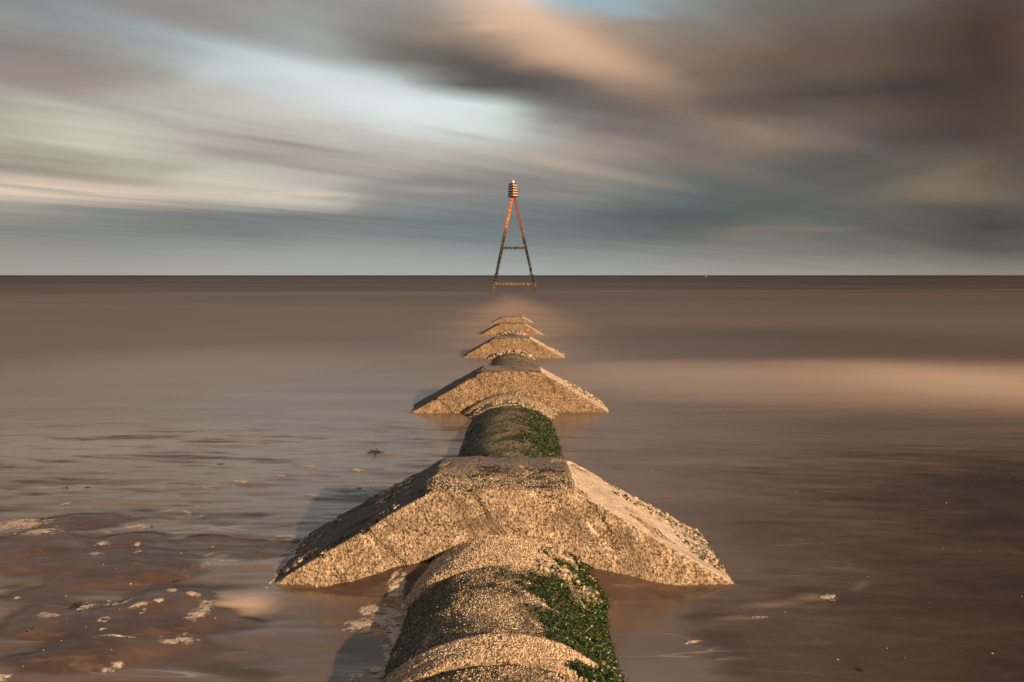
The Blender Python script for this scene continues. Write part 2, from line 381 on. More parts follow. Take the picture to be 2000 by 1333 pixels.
def crust_mat(name, base, dark, light, green=None, gpos=None, spk=70, bmp=.9, weedband=True):
    """rough barnacled concrete: warm grey concrete, cream shells, black pits, green film"""
    m, n, b = mat(name); P = objco(n); x, y, z = n.sep(P)
    big_ = n.noise(P, 3.2, 4, .6, .2); med = n.noise(P, 14, 4, .65, .3); fine = n.noise(P, spk, 4, .7)
    vo = n.new('ShaderNodeTexVoronoi', feature='F1'); n.l.new(P, vo.inputs['Vector']); vo.inputs['Scale'].default_value = spk*1.15
    c = n.mix(n.mr(big_, .35, .68), base, tuple(v*.74 for v in base))
    c = n.mix(n.mr(med, .46, .7), c, light)
    c = n.mix(n.m('MULTIPLY', n.mr(fine, .56, .40), .92), c, dark)
    c = n.mix(n.m('MULTIPLY', n.mr(vo.outputs['Distance'], .25, .05), .55), c, light)
    if green:
        g = n.mr(n.m('ADD', n.m('MULTIPLY', med, .5), n.m('MULTIPLY', big_, .5)), *gpos)
        g = n.m('MULTIPLY', g, n.mr(fine, .36, .52))
        gc = n.mix(n.mr(fine, .4, .62), tuple(v*.35 for v in green), green)
        c = n.mix(n.m('MULTIPLY', g, .93), c, gc)
    n.l.new(c, b.inputs['Base Color']); n.set(b.inputs['Roughness'], n.mr(med, .3, .7, .55, .9))
    b.inputs['Specular IOR Level'].default_value = .3
    h = n.m('ADD', n.m('MULTIPLY', fine, 1.), n.m('MULTIPLY', vo.outputs['Distance'], -.8))
    h = n.m('ADD', h, n.m('MULTIPLY', med, 1.2))
    bump(n, b, h, bmp, .012)
    return m, n, b, c
M['block'], n_, b_, c_ = crust_mat('barnacled concrete', (.46,.33,.215), (.05,.035,.022), (.72,.57,.41))
P = objco(n_); stn = n_.noise(P, 5, 4, .65, .3)
n_.l.new(n_.mix(n_.m('MULTIPLY', n_.mr(stn, .50, .66), .5), c_, (.10,.075,.038)), b_.inputs['Base Color'])
M['blockfar'], _, _, _ = crust_mat('barnacled concrete far', (.33,.225,.135), (.05,.033,.021), (.50,.34,.20), spk=52)

# block top: smoother, damp, with green weed film
def top_mat():
    m, n, b, c = crust_mat('damp algae stained concrete top', (.40,.29,.19), (.05,.038,.028), (.56,.42,.28), (.030,.036,.012), (.50,.58), spk=60, bmp=.6)
    P = objco(n); x, y, z = n.sep(P)
    damp = n.mr(n.m('ADD', y, n.m('MULTIPLY', n.m('SUBTRACT', n.noise(P, 5, 3), .5), .5)), .56, .74)
    c2 = n.mix(n.m('MULTIPLY', damp, .75), c, (.155,.110,.100))
    n.l.new(c2, b.inputs['Base Color'])
    n.set(b.inputs['Roughness'], n.mr(damp, 0, 1, .7, .4))
    return m
M['blocktop'] = top_mat()
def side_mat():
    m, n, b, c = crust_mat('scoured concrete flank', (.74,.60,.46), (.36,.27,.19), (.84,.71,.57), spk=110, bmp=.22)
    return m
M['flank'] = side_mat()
M['flankshade'], _, _, _ = crust_mat('shade toned weathered concrete flank', (.17,.135,.11), (.03,.024,.02), (.26,.21,.17), (.04,.045,.02), (.52,.62), spk=70, bmp=.8)  # left flank: weathered, with its shade put into the darker colour

def pipe_mat(name, gpos, sc=1.):
    m, n, b, c = crust_mat(name, (.34,.26,.16), (.035,.03,.018), (.50,.41,.27), (.060,.068,.016), gpos, spk=75)
    P = objco(n); x, y, z = n.sep(P)
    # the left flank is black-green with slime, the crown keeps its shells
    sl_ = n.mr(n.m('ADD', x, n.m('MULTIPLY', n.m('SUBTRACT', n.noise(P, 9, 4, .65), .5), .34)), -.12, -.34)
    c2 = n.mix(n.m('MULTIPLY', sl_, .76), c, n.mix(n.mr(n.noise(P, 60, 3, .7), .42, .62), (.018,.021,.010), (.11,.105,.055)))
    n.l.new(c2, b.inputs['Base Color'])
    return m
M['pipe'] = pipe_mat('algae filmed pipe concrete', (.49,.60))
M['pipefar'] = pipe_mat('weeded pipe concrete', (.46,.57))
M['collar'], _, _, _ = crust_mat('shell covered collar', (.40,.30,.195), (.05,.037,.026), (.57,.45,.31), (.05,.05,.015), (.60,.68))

m, n, b = mat('barnacle shell'); M['shell'] = m
gi = n.new('ShaderNodeNewGeometry').outputs['Random Per Island']
r = n.new('ShaderNodeValToRGB'); n.l.new(gi, r.inputs[0]); e = r.color_ramp.elements
e[0].position = 0; e[0].color = (.05,.033,.02,1); e[1].position = 1; e[1].color = (.92,.76,.56,1)
k2 = e.new(.35); k2.color = (.40,.28,.18,1); k2 = e.new(.75); k2.color = (.68,.52,.36,1)
P = objco(n); stn = n.noise(P, 5, 4, .65, .3); st_z = n.noise(n.mapping(P, sc=(1, 1, 7)), 3, 3, .6)
c = n.mix(n.m('MULTIPLY', n.mr(stn, .50, .66), .42), r.outputs[0], (.15,.105,.055))
c = n.mix(n.m('MULTIPLY', n.mr(st_z, .55, .66), .45), c, (.80,.66,.48))
n.l.new(c, b.inputs['Base Color']); b.inputs['Roughness'].default_value = .65; b.inputs['Specular IOR Level'].default_value = .4

def weed_mat(name, a, c_, d_):
    m, n, b = mat(name)
    gi = n.new('ShaderNodeNewGeometry').outputs['Random Per Island']
    r = n.new('ShaderNodeValToRGB'); n.l.new(gi, r.inputs[0]); e = r.color_ramp.elements
    e[0].color = (*a, 1); e[1].color = (*d_, 1); e[1].position = 1; k2 = e.new(.7); k2.color = (*c_, 1)
    n.l.new(r.outputs[0], b.inputs['Base Color']); b.inputs['Roughness'].default_value = .35
    b.inputs['Specular IOR Level'].default_value = .5
    return m
M['weed'] = weed_mat('bright green sea lettuce', (.010,.018,.005), (.036,.070,.014), (.14,.17,.04))
M['weeddark'] = weed_mat('dark algae tufts', (.010,.010,.006), (.022,.026,.010), (.06,.055,.02))
m, n, b = mat('mussel shell'); M['mussel'] = m
gi = n.new('ShaderNodeNewGeometry').outputs['Random Per Island']
r = n.new('ShaderNodeValToRGB'); n.l.new(gi, r.inputs[0]); e = r.color_ramp.elements
e[0].color = (.025,.02,.018,1); e[1].color = (.50,.38,.26,1); e[1].position = .8
n.l.new(r.outputs[0], b.inputs['Base Color']); b.inputs['Roughness'].default_value = .5
m, n, b = mat('rusty iron'); M['rust'] = m
P = objco(n); nn = n.noise(P, 30, 4, .7)
n.l.new(n.mix(n.mr(nn, .35, .65), (.07,.014,.006), (.30,.07,.022)), b.inputs['Base Color']); b.inputs['Roughness'].default_value = .8
bump(n, b, nn, .8, .01)
m, n, b = mat('sea foam'); M['foam'] = m
P = objco(n)
n.l.new(n.mix(n.mr(n.noise(P, 90, 3, .7), .35, .6), (.38,.29,.21), (.64,.52,.41)), b.inputs['Base Color']); b.inputs['Roughness'].default_value = .6
bump(n, b, n.noise(P, 140, 3, .7), .9, .004)
cvv = n.new('ShaderNodeAttribute', attribute_name='cover').outputs['Fac']
n.set(b.inputs['Alpha'], n.mr(n.m('ADD', cvv, n.m('MULTIPLY', n.m('SUBTRACT', n.noise(P, 55, 4, .7), .5), 2.2)), -.22, .6))

# ------------------------------------------------------------ sea and beach sheets
def axis(a, bnd, step, far, g=1.35):
    core = np.arange(a, bnd+1e-6, step)
    lo = []; s_ = step; v = a
    while v > -far: s_ *= g; v -= s_; lo.append(v)
    hi = []; s_ = step; v = core[-1]
    while v < far: s_ *= g; v += s_; hi.append(v)
    return np.array(lo[::-1]+list(core)+hi)
xs = axis(-5.5, 6.2, .03, 30000); ys = axis(2.2, 11.5, .026, 30000)
ysw = ys[ys > -300]
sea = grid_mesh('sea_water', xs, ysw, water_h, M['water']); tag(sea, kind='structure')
_X, _Y = np.meshgrid(xs, ysw)
_a = sea.data.attributes.new('film_depth', 'FLOAT', 'POINT'); _a.data.foreach_set('value', (water_h(_X, _Y)-sand_h(_X, _Y)).ravel().astype(np.float32))
xs2 = axis(-5.0, 6.0, .022, 400); ys2 = axis(2.3, 9.0, .02, 120); ys2 = ys2[ys2 < 110]
sand = grid_mesh('sand', xs2, ys2, sand_h, M['sand']); tag(sand, kind='structure')

# ------------------------------------------------------------ scatter tools
def sample_mesh(me, count, fn=None, seed=0):
    """random points with normals on a mesh, kept by fn(point, normal) -> probability"""
    r = np.random.default_rng(seed)
    me.calc_loop_triangles()
    nt = len(me.loop_triangles); tv = np.empty(nt*3, np.int32); me.loop_triangles.foreach_get('vertices', tv); tv = tv.reshape(-1, 3)
    V = np.empty(len(me.vertices)*3); me.vertices.foreach_get('co', V); V = V.reshape(-1, 3)
    A, B, C_ = V[tv[:, 0]], V[tv[:, 1]], V[tv[:, 2]]
    nr = np.cross(B-A, C_-A); ar = np.linalg.norm(nr, axis=1); nr = nr/(ar[:, None]+1e-12)
    idx = r.choice(nt, count, p=ar/ar.sum())
    u, v = r.random(count), r.random(count); f = u+v > 1; u[f] = 1-u[f]; v[f] = 1-v[f]
    Pn = A[idx]+u[:, None]*(B-A)[idx]+v[:, None]*(C_-A)[idx]; Nn = nr[idx]
    if fn is not None:
        keep = r.random(count) < fn(Pn, Nn); Pn, Nn = Pn[keep], Nn[keep]
    return Pn, Nn
def frames(Nn, r):
    t = r.normal(size=Nn.shape); t -= (t*Nn).sum(1)[:, None]*Nn; t /= np.linalg.norm(t, axis=1)[:, None]+1e-9
    return t, np.cross(Nn, t)
def barnacles(name, Pn, Nn, rmin, rmax, parent, material, seed=1):
    r = np.random.default_rng(seed); k_ = len(Pn); t, q = frames(Nn, r)
    R = rmin+(rmax-rmin)*r.random(k_)**2.2; H = R*r.uniform(.5, 1.1, k_); sides = 5
    V = np.empty((k_, sides*2+1, 3))
    for i in range(sides):
        a = 2*np.pi*i/sides; j = r.uniform(.8, 1.2, k_)
        dvec = t*math.cos(a)+q*math.sin(a)
        V[:, i] = Pn+dvec*(R*j)[:, None]-Nn*.0015
        V[:, sides+i] = Pn+dvec*(R*.5*j)[:, None]+Nn*H[:, None]
    V[:, -1] = Pn+Nn*(H*.45)[:, None]
    fc = []
    for i in range(sides): j = (i+1) % sides; fc += [(i, j, sides+j), (i, sides+j, sides+i), (sides+i, sides+j, 2*sides)]
    fc = np.array(fc); FF = (np.arange(k_)[:, None, None]*(2*sides+1)+fc[None]).reshape(-1, 3)
    o = mesh_np(name, V.reshape(-1, 3), FF, material, parent, smooth=False); o['kind'] = 'stuff'; return o
def fronds(name, Pn, Nn, lmin, lmax, wd, parent, material, drift_=(0, -.3, -.6), seed=2):
    r = np.random.default_rng(seed); k_ = len(Pn); t, q = frames(Nn, r)
    L = r.uniform(lmin, lmax, k_); W = wd*r.uniform(.6, 1.4, k_); seg = 3
    dv = t*.8+Nn*.6+np.array(drift_)[None]*.6+r.normal(size=(k_, 3))*.25
    dv /= np.linalg.norm(dv, axis=1)[:, None]
    V = np.empty((k_, (seg+1)*2, 3)); c0 = Pn.copy()
    for s_ in range(seg+1):
        tw = r.normal(size=(k_, 3))*.5+q; tw /= np.linalg.norm(tw, axis=1)[:, None]
        ww = W*(1-.55*s_/seg)
        V[:, 2*s_] = c0-tw*ww[:, None]; V[:, 2*s_+1] = c0+tw*ww[:, None]
        dv = dv+np.array([0, 0, -.42])+r.normal(size=(k_, 3))*.35
        # keep them lying on the surface
        into = (dv*Nn).sum(1); dv = dv-Nn*np.minimum(into, 0)[:, None]*.9
        dv /= np.linalg.norm(dv, axis=1)[:, None]; c0 = c0+dv*(L/seg)[:, None]
    fc = np.array([(2*s_, 2*s_+1, 2*s_+3, 2*s_+2) for s_ in range(seg)])
    FF = (np.arange(k_)[:, None, None]*((seg+1)*2)+fc[None]).reshape(-1, 4)
    o = mesh_np(name, V.reshape(-1, 3), FF, material, parent); o['kind'] = 'stuff'; return o
def lumps(name, Pn, Nn, rmin, rmax, parent, material, seed=3):
    """mussels: small elongated pebbly shells"""
    bm = bmesh.new(); bmesh.ops.create_icosphere(bm, subdivisions=1, radius=1)
    bv = np.array([v.co[:] for v in bm.verts]); bf = np.array([[v.index for v in f.verts] for f in bm.faces]); bm.free()
    r = np.random.default_rng(seed); k_ = len(Pn); t, q = frames(Nn, r)
    R = r.uniform(rmin, rmax, k_); V = np.empty((k_, len(bv), 3))
    sx = r.uniform(1.0, 1.7, k_); sy = r.uniform(.5, .9, k_); sz = r.uniform(.5, 1., k_)
    for i, p in enumerate(bv):
        V[:, i] = Pn+t*(p[0]*R*sx)[:, None]+q*(p[1]*R*sy)[:, None]+Nn*((p[2]*sz+.35)*R)[:, None]
    V += r.normal(size=V.shape)*(R*.1)[:, None, None]
    FF = (np.arange(k_)[:, None, None]*len(bv)+bf[None]).reshape(-1, 3)
    o = mesh_np(name, V.reshape(-1, 3), FF, material, parent); o['kind'] = 'stuff'; return o

# ------------------------------------------------------------ concrete cradle blocks
HT = .468; SL = .5625            # height from top to beach level; flank slope
def prism(bm, outline, yf, yb):
    """outline (x,z) in the front view, front and back planes given as y(z)"""
    f = [bm.verts.new((x, yf(z), z)) for x, z in outline]; k_ = [bm.verts.new((x, yb(z), z)) for x, z in outline]
    nn_ = len(outline)
    bm.faces.new(f); bm.faces.new(k_[::-1])
    for i in range(nn_):
        j = (i+1) % nn_; bm.faces.new((f[j], f[i], k_[i], k_[j]))
def block_mesh(voxel, seed, notch=True, amp=1.):
    """local frame: x across, y seaward from the foot of the front face, z = 0 at the top"""
    bm = bmesh.new()
    zb = -.80; hb = .375+(-zb)/SL
    yf = lambda z: .10*(z+HT)/HT if z > -HT else .10*(z+HT)/HT
    yb = lambda z: .90-.03*(z+HT)/HT
    full = [(-hb, zb), (hb, zb), (.375, 0), (-.375, 0)]
    if notch:
        arch = [(-.80, zb), (-.66, -HT-.02), (-.52, -HT+.055), (-.38, -HT+.125), (-.2, -HT+.19), (.1, -HT+.2), (.35, -HT+.14), (.5, -HT+.065), (.64, -HT-.01), (.78, zb)]
        front = [(-hb, zb)]+arch+[(hb, zb), (.375, 0), (-.375, 0)]
        prism(bm, front, yf, lambda z: .30); 
        prism(bm, full, lambda z: .25, yb)
    else:
        prism(bm, full, yf, yb)
    bmesh.ops.recalc_face_normals(bm, faces=bm.faces)
    me = bpy.data.meshes.new('tmp'); bm.to_mesh(me); bm.free()
    tmp = bpy.data.objects.new('tmp', me); COL.objects.link(tmp)
    md = tmp.modifiers.new('r', 'REMESH'); md.mode = 'VOXEL'; md.voxel_size = voxel
    ms = tmp.modifiers.new('s', 'SMOOTH'); ms.factor = .5; ms.iterations = 3
    dg = bpy.context.evaluated_depsgraph_get(); dg.update()
    me2 = bpy.data.meshes.new_from_object(tmp.evaluated_get(dg)); bpy.data.objects.remove(tmp); bpy.data.meshes.remove(me)
    k_ = len(me2.vertices); V = np.empty(k_*3); me2.vertices.foreach_get('co', V); V = V.reshape(-1, 3)
    Nn = np.empty(k_*3); me2.vertices.foreach_get('normal', Nn); Nn = Nn.reshape(-1, 3)
    a, bb, cc = V.T
    dsp = .012*fbm(a*2.5+cc*3, bb*2.5+cc*2, 3, seed)+.005*fbm(a*14+bb*5, cc*14+bb*9, 3, seed+5)
    rough = .004*fbm(a*55+bb*31, cc*55+bb*47, 2, seed+9)
    dsp = dsp - .022*sstep(fbm(a*4+cc*3, bb*5-cc*3, 3, seed+20), .30, .46)
    # broken arrises along the front edges
    V = V+Nn*(amp*(dsp+rough*np.where(Nn[:, 1] < -.5, 1.3, .6)))[:, None]
    me2.vertices.foreach_set('co', V.ravel()); me2.update()
    return me2
def finish_block(me, mats):
    for m_ in mats: me.materials.append(m_)
    nr = np.empty(len(me.polygons)*3); me.polygons.foreach_get('normal', nr); nr = nr.reshape(-1, 3)
    cen = np.empty(len(me.polygons)*3); me.polygons.foreach_get('center', cen); cen = cen.reshape(-1, 3)
    jit = fbm(cen[:, 0]*9, cen[:, 1]*9+cen[:, 2]*5, 3, 77)*.35
    idx = np.zeros(len(nr), np.int32)
    idx[(cen[:, 2] > -.035+jit*.02) & (nr[:, 2] > .55)] = 1
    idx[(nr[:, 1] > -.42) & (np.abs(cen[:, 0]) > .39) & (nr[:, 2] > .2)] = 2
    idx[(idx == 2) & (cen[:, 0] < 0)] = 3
    me.polygons.foreach_set('material_index', idx)
    me.polygons.foreach_set('use_smooth', [True]*len(nr)); me.update()

blk_near = block_mesh(.0095, 11); blk_near.name = 'concrete_body'
finish_block(blk_near, [M['block'], M['blocktop'], M['flank'], M['flankshade']])
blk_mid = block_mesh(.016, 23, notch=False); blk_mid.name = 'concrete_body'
finish_block(blk_mid, [M['blockfar'], M['blocktop'], M['flank'], M['flankshade']])
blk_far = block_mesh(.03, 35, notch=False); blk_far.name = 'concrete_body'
finish_block(blk_far, [M['blockfar'], M['blockfar'], M['flank'], M['flankshade']])

BL = [ # x, y front foot, z of top, mesh, label
 (-.048, 4.14, .618, blk_near, 'largest and nearest barnacle covered concrete block, with a green stained flat top'),
 (.0, 10.20, .510, blk_mid, 'second nearest concrete block, with a double arched collar on its landward face'),
 (-.01, 16.9, .411, blk_mid, 'third concrete block out, half drowned in milky water behind a short curve of pipe'),
 (.01, 23.3, .327, blk_far, 'low fourth concrete block, second farthest of the row, fading into the surf'),
 (.0, 29.2, .224, blk_far, 'smallest farthest concrete block, only its flat top clear of the sea')]
G = 'concrete blocks straddling the outfall pipe'
blocks = []
for i, (x, y, z, me, lab) in enumerate(BL):
    e_ = empty('concrete_block', (x, y, z)); e_.rotation_euler = (0, math.radians((0, .5, -.6, .8, -.5)[i]), math.radians((0, .8, -1.2, 1.5, -.8)[i])); tag(e_, lab, 'concrete block', G)
    o = bpy.data.objects.new('concrete_body', me); COL.objects.link(o); o.parent = e_
    blocks.append(e_)

# shells on the nearest block
def pf(P_, N_):
    front = (N_[:, 1] < -.5)
    ok = front*np.clip(.62+1.3*fbm(P_[:, 0]*3, P_[:, 2]*5, 4, 3), .22, 1)
    side = (~front)*(N_[:, 2] > .3)*(P_[:, 2] < -.03)*.004
    topf = (~front)*(P_[:, 2] > -.03)*np.clip(1.3-P_[:, 1]*2.6, 0, .6)
    return np.clip(ok+side+topf, 0, 1)*(P_[:, 2] > -.56)
p, q_ = sample_mesh(blk_near, 150000, pf, 4)
barnacles('barnacles', p, q_, .0017, .0046, blocks[0], M['shell'], 5)
# black weed and mussels along the seaward edges of its flanks, one green fringe at the right foot
def edge_r(P_, N_):
    return ((P_[:, 0] > .62) & (P_[:, 1] > .60-.45*sstep(P_[:, 0], .85, 1.1)) & (N_[:, 2] > .3) & (P_[:, 2] > -.50))*np.clip(2.5*fbm(P_[:, 0]*5, P_[:, 1]*7, 3, 8)+.15*(P_[:, 1] > .5), 0, 1)
p, q_ = sample_mesh(blk_near, 16000, edge_r, 6); lumps('mussels', p[:240], q_[:240], .007, .015, blocks[0], M['mussel'])
def weed_r(P_, N_):
    return ((P_[:, 0] > .80) & (P_[:, 1] > .12) & (N_[:, 2] > .3) & (P_[:, 2] > -.50))*np.clip(sstep(P_[:, 0], .85, 1.15)*(P_[:, 1] > .22+.0*P_[:, 0])+2*fbm(P_[:, 0]*4, P_[:, 1]*6, 3, 81)-.25, 0, 1)
p, q_ = sample_mesh(blk_near, 30000, weed_r, 7); fronds('seaweed', p[:1100], q_[:1100], .02, .045, .004, blocks[0], M['weed'], (.2, .3, -.5))
def edge_l(P_, N_):
    return ((P_[:, 0] < -.55) & (N_[:, 2] > .3) & (P_[:, 2] > -.50))*np.clip(3.2*fbm(P_[:, 0]*4, P_[:, 1]*6+3, 3, 15)-.45, 0, 1)*((P_[:, 1] > .5) | (P_[:, 1] < .25))
p, q_ = sample_mesh(blk_near, 30000, edge_l, 9); lumps('mussels', p[:420], q_[:420], .006, .013, blocks[0], M['mussel'], 31)
def top_w(P_, N_):
    return ((P_[:, 2] > -.035) & (np.abs(P_[:, 0]) < .36))*np.clip(3.2*fbm(P_[:, 0]*6+3, P_[:, 1]*15, 4, 12)-.35, 0, 1)*(P_[:, 1] < .66)
p, q_ = sample_mesh(blk_near, 160000, top_w, 10); fronds('algae_film', p[:7000], q_[:7000], .008, .022, .004, blocks[0], M['weeddark'], (0, -.2, -.1), 17)
# crusted mussels on the right flanks of the second and third blocks
for bi, cnt in ((1, 420), (2, 320)):
    def er(P_, N_):
        return ((P_[:, 0] > .72) & (P_[:, 0] < 1.25) & (N_[:, 2] > .3))*(P_[:, 1] > .35)*np.clip(sstep(P_[:, 0], .7, 1.05)*.8+2*fbm(P_[:, 0]*4, P_[:, 1]*4, 2, 18), 0, 1)
    p, q_ = sample_mesh(blk_mid, 9000, er, 20+bi); lumps('mussels', p[:cnt], q_[:cnt], .012, .026, blocks[bi], M['mussel'], 40+bi)

# ------------------------------------------------------------ pipe runs
def pipe_surface(name, profile, a0, a1, na, matl, parent, seed, amp=1.):
    """profile: list of (y, crest z, radius); axis x given by ax(y)"""
    ysn = [p_[0] for p_ in profile]
    A = np.linspace(a0, a1, na); V = []
    for y, cz, R in profile:
        V.append(np.stack([ax(y)+R*np.sin(A), np.full(na, y), cz-R+R*np.cos(A)], 1))
    V = np.array(V)
    nrm = np.stack([np.sin(A), np.zeros(na), np.cos(A)], 1)[None]
    th = A[None, :]*.6; yy = np.array(ysn)[:, None]
    dsp = .010*fbm(th*3+0*yy, yy*2.2+0*th, 3, seed)+.004*fbm(th*16+0*yy, yy*16+0*th, 3, seed+3)+.003*fbm(th*60+0*yy, yy*60+0*th, 2, seed+6)
    V = V+nrm*(dsp*amp)[:, :, None]
    r_, c_ = V.shape[:2]
    i = (np.arange(r_-1)[:, None]*c_+np.arange(c_-1)[None, :]).ravel()
    return mesh_np(name, V.reshape(-1, 3), np.stack([i, i+1, i+c_+1, i+c_], 1), matl, parent)
def ax(y): return float(np.interp(y, [0, 4, 10, 17], [-.045, -.04, -.015, 0]))
def prof(pts, step):
    """pts: (y, crest, R) linear chain resampled"""
    o = []
    for (y0, c0_, r0), (y1, c1_, r1) in zip(pts, pts[1:]):
        k_ = max(1, int(abs(y1-y0)/step))
        for j in range(k_): t = j/k_; o.append((y0+(y1-y0)*t, c0_+(c1_-c0_)*t, r0+(r1-r0)*t))
    o.append(pts[-1]); return o
PIPES = empty('outfall_pipe', (0, 0, 0))
tag(PIPES, 'nearest length of outfall pipe, bottom centre, with green seaweed down its right side', 'pipe', 'lengths of outfall pipe between the blocks')
W_ = 1.75
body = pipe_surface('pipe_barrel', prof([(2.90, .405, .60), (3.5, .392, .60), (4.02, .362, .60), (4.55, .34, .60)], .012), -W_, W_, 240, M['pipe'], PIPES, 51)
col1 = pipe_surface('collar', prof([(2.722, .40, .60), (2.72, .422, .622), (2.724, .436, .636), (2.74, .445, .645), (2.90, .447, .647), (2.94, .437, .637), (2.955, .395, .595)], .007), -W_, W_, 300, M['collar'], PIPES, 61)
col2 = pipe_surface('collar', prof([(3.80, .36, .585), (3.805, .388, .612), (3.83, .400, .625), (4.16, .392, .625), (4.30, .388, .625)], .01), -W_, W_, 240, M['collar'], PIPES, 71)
gasket = pipe_surface('rust_ring', prof([(2.66, .420, .620), (2.70, .430, .628), (2.735, .430, .628)], .006), -W_, W_, 200, M['rust'], PIPES, 81, 1.2)
spig = pipe_surface('pipe_barrel', prof([(1.2, .47, .62), (1.9, .462, .62), (2.5, .448, .628), (2.67, .444, .634), (2.695, .440, .63), (2.70, .42, .61)], .01), -W_, W_, 240, M['pipe'], PIPES, 91)

def scatter_pipe(objs, count, fn, seed):
    Ps, Ns = [], []
    for i, o in enumerate(objs):
        p, q_ = sample_mesh(o.data, count, fn, seed+i)
        fl = q_[:, 2] < 0; q_[fl] *= -1; Ps.append(p); Ns.append(q_)
    return np.concatenate(Ps), np.concatenate(Ns)
def vis(P_): return (P_[:, 1] > 2.45) & (P_[:, 2] > .10)
def weed_f(P_, N_):
    x, y = P_[:, 0], P_[:, 1]
    lo = np.interp(y, [2.4, 2.72, 2.95, 3.2, 3.5, 3.72, 3.85, 4.1], [.33, .30, .17, .08, .05, .09, .22, .28])
    e_ = fbm(x*7, y*7, 4, 93)*.16
    k_ = sstep(x+e_, lo, lo+.05)
    col_ = (y > 2.70) & (y < 2.97)
    k_ = k_*np.where(col_, sstep(x+e_, .27, .34), 1)
    hole = sstep(fbm(x*5+9, y*5, 3, 94), .30, .42)
    return k_*(1-.8*hole)*(P_[:, 2] > .06)
def bf(P_, N_):
    x = P_[:, 0]+.04
    return vis(P_)*np.clip(.55+1.6*fbm(P_[:, 0]*7, P_[:, 1]*5, 3, 91)+.0*x-.9*sstep(-x, .1, .4), .04, 1)*(1-.95*weed_f(P_, N_))
p, q_ = scatter_pipe([body, spig], 110000, bf, 100); barnacles('barnacles', p, q_, .0014, .0038, PIPES, M['shell'], 8)
def cf(P_, N_): return vis(P_)*np.clip(.85+.8*fbm(P_[:, 0]*6, P_[:, 1]*9, 3, 92), .3, 1)*(P_[:, 1] > 2.726)*(1-.95*weed_f(P_, N_))
p, q_ = scatter_pipe([col1, col2], 110000, cf, 110); barnacles('barnacles', p, q_, .0016, .0048, PIPES, M['shell'], 9)
# bright seaweed mat on the right flank: outline in (x, y)
p, q_ = scatter_pipe([body, col1, col2, spig], 200000, weed_f, 120)
print('weed', len(p))
q_h = np.clip(fbm(p[:, 0]*22, p[:, 1]*22, 3, 401)+.35, 0, 1)
p = p+q_*(q_h*.022*rng.random(len(p)))[:, None]
sel = rng.permutation(len(p))[:40000]; fronds('seaweed', p[sel], q_[sel], .012, .034, .0040, PIPES, M['weed'], (.25, -.25, -.5), 23)
def film_f(P_, N_):
    x, y = P_[:, 0], P_[:, 1]
    g = np.clip(3.0*fbm(x*4, y*3.2+2, 4, 95)+.05+1.2*sstep(-x, .15, .42)+.5*(y > 3.4)*(x > -.2)*(x < .2), 0, 1)
    return g*vis(P_)*np.where((y > 2.70) & (y < 2.96), .04, 1)*np.where(y > 3.8, .15, 1)
p, q_ = scatter_pipe([body, spig], 30000, film_f, 130)
sel = rng.permutation(len(p))[:7000]; fronds('algae_film', p[sel], q_[sel], .006, .016, .0026, PIPES, M['weeddark'], (0, -.1, -.5), 25)
def mus_f(P_, N_):
    x, y = P_[:, 0], P_[:, 1]
    return ((x > .13) & (x < .42) & (y > 3.78) & (y < 4.16))*np.clip(.5+2*fbm(x*9, y*9, 3, 96), 0, 1)
p, q_ = scatter_pipe([col2], 9000, mus_f, 140); lumps('mussels', p[:320], q_[:320], .008, .017, PIPES, M['mussel'], 61)
p2, q2 = scatter_pipe([col2], 9000, mus_f, 141); fronds('seaweed', p2[:700], q2[:700], .02, .04, .004, PIPES, M['weed'], (.2, -.2, -.5), 29)

GP = 'lengths of outfall pipe between the blocks'
P2 = empty('outfall_pipe', (0, 0, 0)); tag(P2, 'weedy length of outfall pipe between the nearest block and the second block', 'pipe', GP)
body2 = pipe_surface('pipe_barrel', prof([(4.75, .30, .66), (7.5, .262, .68), (9.0, .20, .72), (9.90, .155, .75)], .025), -1.4, 1.4, 180, M['pipefar'], P2, 151, 1.5)
c21 = pipe_surface('collar', prof([(9.72, .10, .70), (9.73, .175, .76), (9.76, .190, .78), (9.98, .195, .79)], .02), -1.3, 1.3, 160, M['collar'], P2, 161)
c22 = pipe_surface('collar', prof([(9.98, .15, .75), (9.985, .235, .83), (10.02, .25, .85), (10.4, .25, .85)], .02), -1.3, 1.3, 160, M['collar'], P2, 171)
def wf2(P_, N_):
    x, y = P_[:, 0], P_[:, 1]
    k_ = sstep(x+fbm(x*4, y*3, 3, 98)*.25, .12, .22)
    return k_*(P_[:, 2] > -.03)*(y > 6)*(y < 9.75)
p, q_ = scatter_pipe([body2], 60000, wf2, 150); fronds('seaweed', p[:16000], q_[:16000], .02, .06, .0045, P2, M['weed'], (.5, -.2, -.4), 33)
def ff2(P_, N_):
    x, y = P_[:, 0], P_[:, 1]
    return np.clip(3*fbm(x*3, y*2.4, 4, 99)+.55, 0, 1)*(P_[:, 2] > -.03)*(y > 6)*(y < 9.75)
p, q_ = scatter_pipe([body2], 40000, ff2, 151); fronds('algae_film', p[:4200], q_[:4200], .015, .04, .006, P2, M['weeddark'], (.5, -.1, -.3), 35)
def mf2(P_, N_):
    x = P_[:, 0]; return ((P_[:, 2] > -.03))*np.clip(.08+.8*sstep(x, 0, .3)+2*fbm(x*5, P_[:, 1]*5, 3, 97), 0, 1)
p, q_ = scatter_pipe([c21, c22], 2600, mf2, 160); lumps('mussels', p[:700], q_[:700], .008, .020, P2, M['mussel'], 63)
